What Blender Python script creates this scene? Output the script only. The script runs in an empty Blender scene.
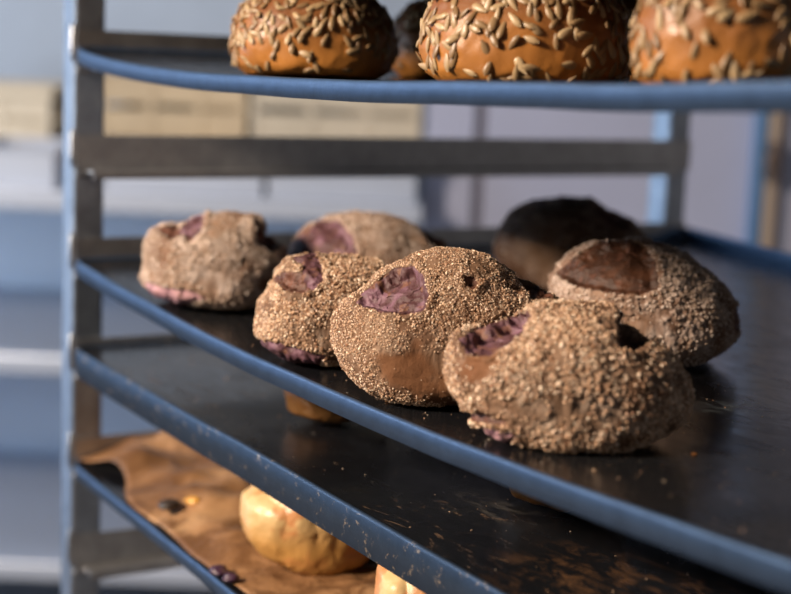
import bpy, math, random
import numpy as np
from mathutils import Vector, Matrix

rnd = random.Random(7)
C = bpy.context.scene.collection
S = bpy.context.scene

# ------------------------------------------------------------------ camera
FPX = 1517.0
PITCH = math.atan(241.0 / FPX)
ROLL = math.radians(2.3)
EYE = Vector((0.0, 0.0, 1.25))
fwd = Vector((0, math.cos(PITCH), -math.sin(PITCH)))
up0 = Vector((0, math.sin(PITCH), math.cos(PITCH)))
R0 = Vector((1, 0, 0))
RIGHT = math.cos(ROLL) * R0 + math.sin(ROLL) * up0
UP = math.cos(ROLL) * up0 - math.sin(ROLL) * R0
cam_data = bpy.data.cameras.new('camera')
cam = bpy.data.objects.new('camera', cam_data)
C.objects.link(cam)
M = Matrix((RIGHT, UP, -fwd)).transposed().to_4x4()
M.translation = EYE
cam.matrix_world = M
cam_data.sensor_width = 36.0
cam_data.lens = FPX / 791.0 * 36.0
cam_data.clip_start = 0.02
cam_data.dof.use_dof = True
cam_data.dof.focus_distance = 0.795
cam_data.dof.aperture_fstop = 5.0
S.camera = cam

S.view_settings.view_transform = 'Standard'
S.view_settings.look = 'None'
S.view_settings.gamma = 1.0
S.view_settings.use_curve_mapping = False
S.view_settings.exposure = 0.0

# ------------------------------------------------------------------ world and lights
w = bpy.data.worlds.new('world')
S.world = w
w.use_nodes = True
w.node_tree.nodes['Background'].inputs[0].default_value = (0.30, 0.38, 0.52, 1)
w.node_tree.nodes['Background'].inputs[1].default_value = 0.12


def area(name, loc, target, sx, sy, power, col):
    d = bpy.data.lights.new(name, 'AREA')
    d.shape = 'RECTANGLE'
    d.size, d.size_y = sx, sy
    d.energy = power
    d.color = col
    o = bpy.data.objects.new(name, d)
    C.objects.link(o)
    o.location = loc
    o.rotation_euler = (Vector(target) - Vector(loc)).to_track_quat('-Z', 'Y').to_euler()
    return o


area('window_daylight', (-2.0, 1.95, 1.20), (0.2, 0.9, 1.05), 1.5, 2.1, 10, (0.27, 0.56, 1.0))
area('lamp_light', (-1.42, 0.20, 1.90), (0.0, 0.90, 1.05), 0.24, 0.24, 76, (1.0, 0.81, 0.63))
area('right_fill_light', (2.3, -0.4, 1.3), (0.0, 1.0, 1.1), 1.5, 1.8, 6.5, (1.0, 0.97, 0.98))  # fill added for the steel's right-facing sides; no doorway is modelled
area('far_room_light', (-0.6, 1.9, 2.55), (-0.6, 2.7, 1.0), 1.6, 0.5, 9, (0.90, 0.93, 1.0))
area('background_fill_light', (-1.7, 1.5, 1.2), (-0.5, 3.1, 0.9), 0.6, 0.6, 17, (0.80, 0.90, 1.0))  # added fill that brightens the background under the worktable; no lamp stands here


# ------------------------------------------------------------------ helpers
def ray(px, py):
    return (RIGHT * (px - 395.5) / FPX - UP * (py - 297.0) / FPX + fwd)


def at_depth(px, py, y):
    r = ray(px, py)
    return EYE + r * (y / r.y)


def on_z(px, py, z):
    r = ray(px, py)
    return EYE + r * ((z - EYE.z) / r.z)


Rn = np.array([list(RIGHT), list(UP), list(fwd)])


def project(P):
    q = (P - np.array(EYE)) @ Rn.T
    return np.stack([395.5 + FPX * q[:, 0] / q[:, 2], 297.0 - FPX * q[:, 1] / q[:, 2]], 1)


def tag(o, label=None, cat=None, group=None, kind=None):
    if label: o['label'] = label
    if cat: o['category'] = cat
    if group: o['group'] = group
    if kind: o['kind'] = kind
    return o


def empty(name, loc, rz=0.0):
    o = bpy.data.objects.new(name, None)
    C.objects.link(o)
    o.location = loc
    o.rotation_euler = (0, 0, rz)
    o.empty_display_size = 0.02
    return o


def mesh_obj(name, V, F, mat, parent=None, smooth=False, loc=None, rz=0.0, col=None):
    me = bpy.data.meshes.new(name)
    V = np.asarray(V, dtype=np.float64)
    me.from_pydata(V.tolist(), [], [list(map(int, f)) for f in F])
    if col is not None:
        a = me.color_attributes.new('tint', 'FLOAT_COLOR', 'POINT')
        c4 = np.ones((len(V), 4), dtype=np.float32)
        c4[:, :3] = col
        a.data.foreach_set('color', c4.ravel())
    if smooth:
        me.polygons.foreach_set('use_smooth', [True] * len(me.polygons))
    me.materials.append(mat)
    me.update()
    o = bpy.data.objects.new(name, me)
    C.objects.link(o)
    if parent: o.parent = parent
    if loc is not None: o.location = loc
    if rz: o.rotation_euler = (0, 0, rz)
    return o


class MB:
    """collects boxes and prisms into one mesh"""
    def __init__(self):
        self.V, self.F = [], []

    def box(self, x0, x1, y0, y1, z0, z1):
        n = len(self.V)
        self.V += [(x, y, z) for z in (z0, z1) for y in (y0, y1) for x in (x0, x1)]
        for f in ((0, 2, 3, 1), (4, 5, 7, 6), (0, 1, 5, 4), (2, 6, 7, 3), (0, 4, 6, 2), (1, 3, 7, 5)):
            self.F.append(tuple(n + i for i in f))
        return self

    def prism_x(self, yz, x0, x1):
        n, k = len(self.V), len(yz)
        self.V += [(x0, y, z) for y, z in yz] + [(x1, y, z) for y, z in yz]
        self.F.append(tuple(n + i for i in range(k)))
        self.F.append(tuple(n + k + i for i in reversed(range(k))))
        for i in range(k):
            j = (i + 1) % k
            self.F.append((n + i, n + k + i, n + k + j, n + j))
        return self

    def build(self, name, mat, parent=None, bevel=0.0, **kw):
        o = mesh_obj(name, self.V, self.F, mat, parent, **kw)
        if bevel:
            b = o.modifiers.new('bevel', 'BEVEL')
            b.width = bevel
            b.segments = 2
            b.limit_method = 'ANGLE'
        return o


# ------------------------------------------------------------------ numpy noise
def hash3(i, j, k, s=0):
    h = (i.astype(np.int64) * 374761393 + j.astype(np.int64) * 668265263 + k.astype(np.int64) * 2147483647 + s * 974634777) & 0xffffffff
    h = ((h ^ (h >> 13)) * 1274126177) & 0xffffffff
    h = ((h ^ (h >> 16)) * 2246822519) & 0xffffffff
    return ((h ^ (h >> 15)) & 0xffffff) / float(0xffffff)


def vnoise(p, s=0):
    i = np.floor(p).astype(np.int64)
    f = p - i
    f = f * f * (3 - 2 * f)
    r = 0
    for a in (0, 1):
        for b in (0, 1):
            for c in (0, 1):
                wt = (f[:, 0] if a else 1 - f[:, 0]) * (f[:, 1] if b else 1 - f[:, 1]) * (f[:, 2] if c else 1 - f[:, 2])
                r = r + wt * hash3(i[:, 0] + a, i[:, 1] + b, i[:, 2] + c, s)
    return r


def fbm(p, o=4, s=0):
    r, a, t = 0, 1.0, 0.0
    for k in range(o):
        r = r + a * vnoise(p * (2.03 ** k), s + k)
        t += a
        a *= 0.5
    return r / t


def cell(p, s=0):
    i = np.floor(p).astype(np.int64)
    d1 = np.full(len(p), 9.0)
    rid = np.zeros(len(p))
    for a in (-1, 0, 1):
        for b in (-1, 0, 1):
            for c in (-1, 0, 1):
                ii, jj, kk = i[:, 0] + a, i[:, 1] + b, i[:, 2] + c
                q = np.stack([ii + hash3(ii, jj, kk, s), jj + hash3(ii, jj, kk, s + 1), kk + hash3(ii, jj, kk, s + 2)], 1)
                d = np.sqrt(((p - q) ** 2).sum(1))
                m = d < d1
                d1 = np.where(m, d, d1)
                rid = np.where(m, hash3(ii, jj, kk, s + 3), rid)
    return d1, rid


def sstep(a, b, x):
    t = np.clip((x - a) / (b - a), 0, 1)
    return t * t * (3 - 2 * t)


def poly_sd(P, poly):
    """signed distance in the polygon's units, positive inside"""
    poly = np.array(poly, dtype=float)
    n = len(poly)
    d = np.full(len(P), 1e9)
    inside = np.zeros(len(P), dtype=bool)
    for i in range(n):
        a, b = poly[i], poly[(i + 1) % n]
        e = b - a
        t = np.clip(((P - a) @ e) / (e @ e), 0, 1)
        q = a + t[:, None] * e
        d = np.minimum(d, np.sqrt(((P - q) ** 2).sum(1)))
        c = ((a[1] > P[:, 1]) != (b[1] > P[:, 1]))
        with np.errstate(divide='ignore', invalid='ignore'):
            xx = (b[0] - a[0]) * (P[:, 1] - a[1]) / (b[1] - a[1]) + a[0]
        inside ^= (c & (P[:, 0] < xx))
    return np.where(inside, d, -d)


# ------------------------------------------------------------------ materials
def nt(name):
    m = bpy.data.materials.new(name)
    m.use_nodes = True
    n = m.node_tree
    return m, n, n.nodes['Principled BSDF']


def simple(name, col, rough=0.5, metal=0.0, spec=0.5):
    m, n, b = nt(name)
    b.inputs['Base Color'].default_value = (*col, 1)
    b.inputs['Roughness'].default_value = rough
    b.inputs['Metallic'].default_value = metal
    b.inputs['Specular IOR Level'].default_value = spec
    return m


def noise_node(n, scale, detail=4, rough=0.6, dist=0.0, vec=None, coord='Object', stretch=None):
    tc = n.nodes.new('ShaderNodeTexCoord')
    t = n.nodes.new('ShaderNodeTexNoise')
    t.inputs['Scale'].default_value = scale
    t.inputs['Detail'].default_value = detail
    t.inputs['Roughness'].default_value = rough
    t.inputs['Distortion'].default_value = dist
    src = tc.outputs[coord]
    if stretch:
        mp = n.nodes.new('ShaderNodeMapping')
        mp.inputs['Scale'].default_value = stretch
        if vec: mp.inputs['Rotation'].default_value = vec
        n.links.new(src, mp.inputs['Vector'])
        src = mp.outputs[0]
    n.links.new(src, t.inputs['Vector'])
    return t


def ramp(n, src, stops):
    r = n.nodes.new('ShaderNodeValToRGB')
    while len(r.color_ramp.elements) < len(stops):
        r.color_ramp.elements.new(0.5)
    for e, (p, c) in zip(r.color_ramp.elements, stops):
        e.position = p
        e.color = (*c, 1) if len(c) == 3 else c
    n.links.new(src, r.inputs[0])
    return r


def mix(n, fac, a, b):
    m = n.nodes.new('ShaderNodeMix')
    m.data_type = 'RGBA'
    if isinstance(fac, float): m.inputs[0].default_value = fac
    else: n.links.new(fac, m.inputs[0])
    for s, v in ((6, a), (7, b)):
        if isinstance(v, tuple): m.inputs[s].default_value = (*v, 1)
        else: n.links.new(v, m.inputs[s])
    return m.outputs[2]


def bump(n, b, src, strength, dist):
    bp = n.nodes.new('ShaderNodeBump')
    bp.inputs['Strength'].default_value = strength
    bp.inputs['Distance'].default_value = dist
    n.links.new(src, bp.inputs['Height'])
    n.links.new(bp.outputs[0], b.inputs['Normal'])
    return bp


def steel(name, col, rough, worn=(0.5, 0.5, 0.5), metal=0.9):
    m, n, b = nt(name)
    t = noise_node(n, 60, 6, 0.65)
    r = ramp(n, t.outputs[0], [(0.35, tuple(c * 0.75 for c in col)), (0.62, col), (0.80, worn)])
    n.links.new(r.outputs[0], b.inputs['Base Color'])
    b.inputs['Metallic'].default_value = metal
    rr = n.nodes.new('ShaderNodeMapRange')
    rr.inputs[3].default_value = rough - 0.08
    rr.inputs[4].default_value = rough + 0.12
    n.links.new(t.outputs[0], rr.inputs[0])
    n.links.new(rr.outputs[0], b.inputs['Roughness'])
    t2 = noise_node(n, 400, 3)
    bump(n, b, t2.outputs[0], 0.15, 0.001)
    return m


M_POST = steel('brushed_post_steel', (0.34, 0.38, 0.44), 0.38)
M_RAIL = steel('runner_steel', (0.42, 0.42, 0.43), 0.42)
M_WELD = simple('weld_metal', (0.36, 0.38, 0.42), 0.35, 1.0)


def rim_mat(name, col, chips):
    m, n, b = nt(name)
    t = noise_node(n, 90, 6, 0.7)
    r = ramp(n, t.outputs[0], [(0.3, tuple(c * 0.7 for c in col)), (0.7, col)])
    t2 = noise_node(n, 150, 5, 0.75, 0.5)
    k = ramp(n, t2.outputs[0], [(0.60 if chips else 0.80, (0, 0, 0)), (0.66 if chips else 0.86, (1, 1, 1))])
    c = mix(n, k.outputs[0], r.outputs[0], (0.48, 0.38, 0.28))
    n.links.new(c, b.inputs['Base Color'])
    b.inputs['Metallic'].default_value = 0.75
    b.inputs['Roughness'].default_value = 0.42
    bump(n, b, t.outputs[0], 0.3, 0.001)
    return m


M_RIM = rim_mat('tray_rim_steel', (0.070, 0.122, 0.22), False)
M_RIMC = rim_mat('chipped_rim_steel', (0.048, 0.080, 0.135), True)


def sheet_mat(name, seed, stain, spots=()):
    """seasoned black baking sheet: baked-on grease, rubbed streaks, rusty crumbs stains"""
    m, n, b = nt(name)
    a = noise_node(n, 7, 6, 0.62, 0.8)
    r = ramp(n, a.outputs[0], [(0.3, (0.004, 0.004, 0.006)), (0.6, (0.009, 0.010, 0.012)), (0.8, (0.026, 0.022, 0.018))])
    s = noise_node(n, 22, 8, 0.72, 1.2, vec=(0, 0, 0.6 + seed), stretch=(1.0, 2.6, 1.0))
    ks = ramp(n, s.outputs[0], [(stain, (0, 0, 0)), (stain + 0.07, (1, 1, 1))])
    big = noise_node(n, 5, 3, 0.5, 0.2, vec=(seed, seed, 0), stretch=(1, 1, 1))
    kb = ramp(n, big.outputs[0], [(0.48, (0, 0, 0)), (0.60, (1, 1, 1))])
    mm = n.nodes.new('ShaderNodeMath')
    mm.operation = 'MULTIPLY'
    n.links.new(ks.outputs[0], mm.inputs[0])
    n.links.new(kb.outputs[0], mm.inputs[1])
    c = mix(n, mm.outputs[0], r.outputs[0], (0.17, 0.105, 0.06))
    for (sx, sy, sr, scol) in spots:                 # rusty baked-on patches and blue-grey ones, of their own shape
        tc = n.nodes.new('ShaderNodeTexCoord')
        vd = n.nodes.new('ShaderNodeVectorMath')
        vd.operation = 'DISTANCE'
        n.links.new(tc.outputs['Object'], vd.inputs[0])
        vd.inputs[1].default_value = (sx, sy, 0)
        mr = n.nodes.new('ShaderNodeMapRange')
        mr.inputs[1].default_value = sr
        mr.inputs[2].default_value = sr * 0.25
        n.links.new(vd.outputs['Value'], mr.inputs[0])
        nz = noise_node(n, 45, 8, 0.75, 0.8, vec=(0, 0, 0.5), stretch=(1.0, 2.0, 1.0))
        kk = ramp(n, nz.outputs[0], [(0.50, (0, 0, 0)), (0.64, (1, 1, 1))])
        mu = n.nodes.new('ShaderNodeMath')
        mu.operation = 'MULTIPLY'
        n.links.new(mr.outputs[0], mu.inputs[0])
        n.links.new(kk.outputs[0], mu.inputs[1])
        c = mix(n, mu.outputs[0], c, scol)
    f = noise_node(n, 260, 3, 0.6)
    kf = ramp(n, f.outputs[0], [(0.74, (0, 0, 0)), (0.77, (1, 1, 1))])
    c = mix(n, kf.outputs[0], c, (0.42, 0.36, 0.30))
    n.links.new(c, b.inputs['Base Color'])
    rr = n.nodes.new('ShaderNodeMapRange')
    rr.inputs[1].default_value = 0.3
    rr.inputs[2].default_value = 0.75
    rr.inputs[3].default_value = 0.14
    rr.inputs[4].default_value = 0.34
    n.links.new(s.outputs[0], rr.inputs[0])
    n.links.new(rr.outputs[0], b.inputs['Roughness'])
    b.inputs['Specular IOR Level'].default_value = 0.42
    bump(n, b, s.outputs[0], 0.12, 0.001)
    return m


M_SHEET = sheet_mat('black_baking_sheet', 0.0, 0.60)


def tinted(name, rough, bump_scale=0, bstr=0.4, bdist=0.001, spec=0.4, sss=0.0, coat=0.0):
    m, n, b = nt(name)
    a = n.nodes.new('ShaderNodeVertexColor')
    a.layer_name = 'tint'
    n.links.new(a.outputs[0], b.inputs['Base Color'])
    b.inputs['Roughness'].default_value = rough
    b.inputs['Specular IOR Level'].default_value = spec
    b.inputs['Coat Weight'].default_value = coat
    b.inputs['Coat Roughness'].default_value = 0.3
    if bump_scale:
        t = noise_node(n, bump_scale, 4, 0.7)
        bump(n, b, t.outputs[0], bstr, bdist)
    return m


M_RYE = tinted('rye_crust', 0.75, 1400, 0.6, 0.0006, 0.3)
M_SPLIT = tinted('split_dough', 0.55, 500, 0.5, 0.0012, 0.4)
M_GOLD = tinted('golden_crust', 0.42, 900, 0.35, 0.0005, 0.45, coat=0.15)


def island_mat(name, stops, rough=0.5, spec=0.4):
    m, n, b = nt(name)
    g = n.nodes.new('ShaderNodeNewGeometry')
    r = ramp(n, g.outputs['Random Per Island'], stops)
    n.links.new(r.outputs[0], b.inputs['Base Color'])
    b.inputs['Roughness'].default_value = rough
    b.inputs['Specular IOR Level'].default_value = spec
    return m


M_CRUMB = island_mat('toasted_bran', [(0.0, (0.26, 0.13, 0.07)), (0.35, (0.46, 0.28, 0.17)), (0.75, (0.66, 0.46, 0.31)), (1.0, (0.86, 0.72, 0.56))], 0.42, 0.5)
M_CRUMBD = island_mat('dusty_bran', [(0.0, (0.28, 0.19, 0.13)), (0.5, (0.50, 0.38, 0.30)), (1.0, (0.74, 0.62, 0.54))], 0.5, 0.4)


def seed_mat():
    m, n, b = nt('sunflower_kernel')
    oi = n.nodes.new('ShaderNodeObjectInfo')
    g = n.nodes.new('ShaderNodeNewGeometry')
    ad = n.nodes.new('ShaderNodeMath')
    ad.operation = 'ADD'
    n.links.new(oi.outputs['Random'], ad.inputs[0])
    n.links.new(g.outputs['Random Per Island'], ad.inputs[1])
    fr = n.nodes.new('ShaderNodeMath')
    fr.operation = 'FRACT'
    n.links.new(ad.outputs[0], fr.inputs[0])
    r = ramp(n, fr.outputs[0], [(0.0, (0.18, 0.105, 0.048)), (0.5, (0.29, 0.19, 0.095)), (1.0, (0.44, 0.32, 0.18))])
    n.links.new(r.outputs[0], b.inputs['Base Color'])
    b.inputs['Roughness'].default_value = 0.38
    return m


M_SEED = seed_mat()

# ------------------------------------------------------------------ the rack's frame of reference
YAW = math.atan(905.0 / (FPX / math.cos(PITCH)))
u = Vector((math.sin(YAW), -math.cos(YAW), 0))     # along the tray fronts
v = Vector((math.cos(YAW), math.sin(YAW), 0))      # into the rack
D0 = 1.17
Fp = at_depth(73, 257.5, D0)
F0 = Vector((Fp.x, Fp.y, 0))
RZ = math.atan2(u.y, u.x)


def z_at_post(py):
    return at_depth(77, py, D0).z


def in_rack(p):
    q = Vector((p.x, p.y, 0)) - F0
    return q.dot(u), q.dot(v)


L = 0.60
for k in range(2000):                                  # rear post where the photo shows it
    L = 0.45 + k * 0.0002
    q = F0 + v * L
    q.z = z_at_post(150)
    if project(np.array([list(q)]))[0][0] > 689: break
W = 0.80
PITCH_Z = 0.08
Z_RUN = z_at_post(172)                                 # underside of the empty runner

# ------------------------------------------------------------------ setting
def wallmat(name, col, var=0.12, rough=0.6, metal=0.0):
    m, n, b = nt(name)
    t = noise_node(n, 3, 4)
    r = ramp(n, t.outputs[0], [(0.3, tuple(c * (1 - var) for c in col)), (0.7, tuple(min(1, c * (1 + var)) for c in col))])
    n.links.new(r.outputs[0], b.inputs['Base Color'])
    b.inputs['Roughness'].default_value = rough
    b.inputs['Metallic'].default_value = metal
    return m


def struct(mb, name, mat, **kw):
    return tag(mb.build(name, mat, **kw), kind='structure')


YB = 3.1
struct(MB().box(-3.2, 2.6, -2.2, YB + 0.1, -0.1, 0), 'floor', wallmat('floor_tiles', (0.22, 0.20, 0.19)))
struct(MB().box(-3.2, 2.6, -2.2, YB + 0.1, 2.8, 2.9), 'ceiling', wallmat('ceiling_paint', (0.45, 0.45, 0.45)))
struct(MB().box(-3.2, 2.6, YB, YB + 0.1, 0, 2.8), 'wall_back', wallmat('wall_paint', (0.30, 0.36, 0.45)))
struct(MB().box(2.5, 2.6, -2.2, YB, 0, 2.8), 'wall_right', wallmat('dark_wall_paint', (0.20, 0.20, 0.22)))
mb = MB()
mb.box(-3.2, -3.1, -2.2, -0.6, 0, 2.8).box(-3.2, -3.1, 2.9, YB, 0, 2.8)
mb.box(-3.2, -3.1, -0.6, 2.9, 0, 0.8).box(-3.2, -3.1, -0.6, 2.9, 2.4, 2.8)
struct(mb, 'wall_left', wallmat('left_wall_paint', (0.45, 0.48, 0.52)))
fr = struct(MB().box(-3.16, -3.12, -0.6, 2.9, 0.8, 0.86).box(-3.16, -3.12, -0.6, 2.9, 2.34, 2.4)
            .box(-3.16, -3.12, -0.6, -0.54, 0.86, 2.34).box(-3.16, -3.12, 2.84, 2.9, 0.86, 2.34)
            .box(-3.16, -3.12, 1.12, 1.18, 0.86, 2.34), 'window_1', simple('window_frame_white', (0.7, 0.7, 0.7), 0.4))


def xpx(px, y, py=180):
    return at_depth(px, py, y).x


def zpx(py, y, px=200):
    return at_depth(px, py, y).z


# cold-room panels and door on the right of the background
YP = 2.35
M_PANEL = wallmat('cold_room_panel', (0.30, 0.33, 0.46), 0.06, 0.5)
xa, xs, xd = xpx(425, YP), xpx(478, YP), xpx(757, YP)
struct(MB().box(xa, xs - 0.009, YP, YP + 0.06, 0, 2.8).box(xs + 0.009, xd - 0.012, YP, YP + 0.06, 0, 2.8)
       .box(xs - 0.009, xs + 0.009, YP + 0.012, YP + 0.05, 0, 2.8), 'wall_panel', M_PANEL)
struct(MB().box(xs - 0.009, xs + 0.009, YP + 0.008, YP + 0.012, 0, 2.8), 'trim_1', simple('panel_seam_gasket', (0.10, 0.10, 0.14), 0.6))
struct(MB().box(xd - 0.012, xd + 0.004, YP - 0.03, YP + 0.06, 0, 2.2), 'trim_2', simple('door_frame_blue_steel', (0.12, 0.26, 0.48), 0.3, 0.6), bevel=0.002)
dr = struct(MB().box(xd + 0.006, xd + 0.95, YP - 0.012, YP + 0.04, 0.01, 2.15), 'door_1', M_PANEL)
mesh_box = MB().box(xd + 0.006, xd + 0.024, YP - 0.035, YP - 0.012, 0.01, 2.15)
mesh_box.build('door_edge', simple('door_edge_brown', (0.30, 0.24, 0.19), 0.5), dr, bevel=0.002)
zh = zpx(160, YP, 765)
hb = MB().box(xd + 0.004, xd + 0.022, YP - 0.055, YP - 0.035, zh - 0.03, zh + 0.03)
hb.box(xd - 0.004, xd + 0.016, YP - 0.07, YP - 0.055, zh - 0.012, zh + 0.014)
hb.build('latch', simple('latch_metal', (0.16, 0.12, 0.10), 0.4, 0.7), dr, bevel=0.003)

# ---- worktable with under-shelves, blurred on the left
YT = 2.25
xl, xr = -1.9, xpx(424, YT)
M_TOP = wallmat('steel_worktop', (0.40, 0.45, 0.55), 0.05, 0.35, 0.3)
M_LEGS = simple('table_leg_steel', (0.38, 0.40, 0.44), 0.4, 0.8)
zt = zpx(217, YT)
wt = empty('worktable', ((xl + xr) / 2, YT + 0.36, 0))
tag(wt, 'steel worktable with under-shelves, blurred behind the trolley', 'table')
ox, oy = (xl + xr) / 2, YT + 0.36
hw = (xr - xl) / 2
MB().box(-hw, hw, -0.36, 0.36, zt - 0.0, zt + 0.03).build('tabletop', M_TOP, wt, bevel=0.004)
MB().box(-hw, hw, 0.33, 0.36, zt + 0.03, zpx(130, YT + 0.7)).build('splashback', M_TOP, wt, bevel=0.004)
z1 = zpx(384, YT)
MB().box(-hw + 0.02, hw - 0.02, -0.34, 0.34, z1, z1 + 0.03).build('shelf', M_TOP, wt, bevel=0.004)
z2 = zpx(592, YT)
MB().box(-hw + 0.02, hw - 0.02, -0.34, 0.34, z2, z2 + 0.03).build('shelf', M_TOP, wt, bevel=0.004)
M_CAB = wallmat('steel_back_panel', (0.60, 0.72, 0.90), 0.05, 0.5, 0.2)
MB().box(-hw + 0.02, hw - 0.02, 0.30, 0.33, z2 + 0.03, z1).box(-hw + 0.02, hw - 0.02, 0.30, 0.33, z1 + 0.03, zt).build('back_panel', M_CAB, wt)
for sx in (-1, 1):
    for sy in (-1, 1):
        cx, cy = sx * (hw - 0.035), sy * 0.32
        MB().box(cx - 0.015, cx + 0.015, cy - 0.015, cy + 0.015, 0, zt).build('leg', M_LEGS, wt)


# crates of the table
M_CRATE = wallmat('beige_crate_plastic', (0.36, 0.28, 0.18), 0.2, 0.6)
M_CRATE2 = wallmat('cream_crate_plastic', (0.40, 0.35, 0.27), 0.2, 0.6)


def crate(x0, x1, y0, d, z, h, mat, label):
    cx, cy = (x0 + x1) / 2, y0 + d / 2
    t = empty('bread_crate', (cx, cy, z))
    tag(t, label, 'crate', 'crates on the worktable')
    a, b = (x1 - x0) / 2, d / 2
    m = MB().box(-a, a, -b, b, 0, 0.008)
    for k in range(3):
        zz = 0.008 + k * (h - 0.02) / 3
        m.box(-a, a, -b, -b + 0.008, zz, zz + h * 0.24).box(-a, a, b - 0.008, b, zz, zz + h * 0.24)
        m.box(-a, -a + 0.008, -b, b, zz, zz + h * 0.24).box(a - 0.008, a, -b, b, zz, zz + h * 0.24)
    for ax in (-a, -a / 3, a / 3, a - 0.012):
        m.box(ax, ax + 0.012, -b - 0.002, -b + 0.010, 0, h - 0.015)
    m.build('basket', mat, t)
    MB().box(-a - 0.006, a + 0.006, -b - 0.006, -b + 0.010, h - 0.018, h).box(-a - 0.006, a + 0.006, b - 0.010, b + 0.006, h - 0.018, h) \
        .box(-a - 0.006, -a + 0.010, -b, b, h - 0.018, h).box(a - 0.010, a + 0.006, -b, b, h - 0.018, h).build('rim', mat, t, bevel=0.002)
    return t


zc = zt + 0.031
yc = YT + 0.30
hc = zpx(58, yc) - zc
crate(xpx(250, yc), xpx(418, yc), yc, 0.34, zc, zpx(66, yc, 330) - zc, M_CRATE2, 'cream crate at the right end of the blurred worktable')
crate(xpx(98, yc), xpx(244, yc), yc, 0.34, zc, zpx(62, yc, 170) - zc, M_CRATE, 'beige crate on the worktable behind the empty runner')
crate(xpx(-110, yc), xpx(50, yc), yc, 0.34, zc, zpx(86, yc, 20) - zc, M_CRATE2, 'low crate on the worktable left of the trolley upright')
# steel pans standing in front of the crates
for x0, x1, lab in ((-40, 54, 'shallow steel pan on the worktable left of the trolley upright'), (104, 262, 'shallow steel pan in front of the beige crate'), (268, 416, 'shallow steel pan in front of the cream crate')):
    yy = YT + 0.03
    a, b = xpx(x0, yy), xpx(x1, yy)
    zz = zpx(124 if x0 < 0 else 136, yy, 60)
    hh = 0.06
    t = empty('steel_pan', ((a + b) / 2, yy + 0.12, zc))
    tag(t, lab, 'pan', 'pans on the worktable')
    q = (b - a) / 2
    MB().box(-q, q, -0.12, 0.12, 0, 0.004).box(-q, q, -0.12, -0.117, 0.004, hh).box(-q, q, 0.117, 0.12, 0.004, hh) \
        .box(-q, -q + 0.003, -0.117, 0.117, 0.004, hh).box(q - 0.003, q, -0.117, 0.117, 0.004, hh).build('pan_body', M_TOP, t)
    MB().box(-q - 0.008, q + 0.008, -0.128, -0.12, hh - 0.004, hh).box(-q - 0.008, q + 0.008, 0.12, 0.128, hh - 0.004, hh) \
        .box(-q - 0.008, -q, -0.12, 0.12, hh - 0.004, hh).box(q, q + 0.008, -0.12, 0.12, hh - 0.004, hh).build('lip', M_TOP, t)

# ------------------------------------------------------------------ trolley
tro = empty('bakery_trolley', (F0.x, F0.y, 0), RZ)
tag(tro, 'tall steel bakery trolley with welded runners holding the baking trays', 'trolley')
TOPZ = 1.62
P = 0.025
WR = W + 0.008


def tube_post(x0, y0, name='upright'):
    return MB().box(x0 - (0.003 if x0 < 0 else 0), x0 + P, y0, y0 + P, 0.09, TOPZ).build(name, M_POST, tro, bevel=0.0025)


posts = [tube_post(-P, 0), tube_post(-P, L - P), tube_post(WR, 0), tube_post(WR, L - P)]
for y0 in (0, L - P):
    MB().box(0, WR, y0, y0 + P, TOPZ - P, TOPZ).build('crossbar', M_POST, tro, bevel=0.002)
    MB().box(0, WR, y0, y0 + P, 0.10, 0.10 + P).build('crossbar', M_POST, tro, bevel=0.002)
for x0 in (-P, WR):
    MB().box(x0, x0 + P, P, L - P, TOPZ - P, TOPZ).build('crossbar', M_POST, tro, bevel=0.002)
M_RUB = simple('castor_rubber', (0.04, 0.04, 0.04), 0.7)
for x0 in (-P, WR):
    for y0 in (0, L - P):
        V, F = [], []
        n = 24
        for k in range(n):
            a = k * 2 * math.pi / n
            for s, r in ((-0.012, 0.038), (-0.009, 0.045), (0.009, 0.045), (0.012, 0.038)):
                V.append((x0 + P / 2 + s, y0 + P / 2 + 0.0 + r * math.cos(a), 0.045 + r * math.sin(a)))
        for k in range(n):
            j = (k + 1) % n
            for q in range(3):
                F.append((k * 4 + q, j * 4 + q, j * 4 + q + 1, k * 4 + q + 1))
        F.append(tuple(k * 4 for k in range(n)))
        F.append(tuple(k * 4 + 3 for k in reversed(range(n))))
        cw = mesh_obj('castor_wheel', V, F, M_RUB, tro, smooth=False)
        MB().box(x0 - 0.004, x0 - 0.001, y0, y0 + P, 0.04, 0.095).box(x0 + P + 0.001, x0 + P + 0.004, y0, y0 + P, 0.04, 0.095) \
            .box(x0 - 0.004, x0 + P + 0.004, y0, y0 + P, 0.0905, 0.096).build('castor_fork', M_RAIL, cw)


def bead(x, y, z0, z1, parent, axis='z', r=0.0032):
    """lumpy weld bead"""
    V, F = [], []
    ns, nr = 18, 8
    for i in range(ns + 1):
        t = i / ns
        rr = r * (math.sin(math.pi * min(max(t, 0.03), 0.97)) ** 0.35) * (1 + 0.22 * math.sin(t * 40 + z0 * 100))
        for k in range(nr):
            a = 2 * math.pi * k / nr
            if axis == 'z':
                V.append((x + rr * math.cos(a), y + rr * 0.8 * math.sin(a), z0 + t * (z1 - z0)))
            else:
                V.append((x + rr * math.cos(a), y + t * 0.024, z0 + rr * math.sin(a)))
    for i in range(ns):
        for k in range(nr):
            j = (k + 1) % nr
            F.append((i * nr + k, i * nr + j, (i + 1) * nr + j, (i + 1) * nr + k))
    F.append(tuple(reversed(range(nr))))
    F.append(tuple(ns * nr + k for k in range(nr)))
    return mesh_obj('weld_bead', V, F, M_WELD, parent, smooth=True)


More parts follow.
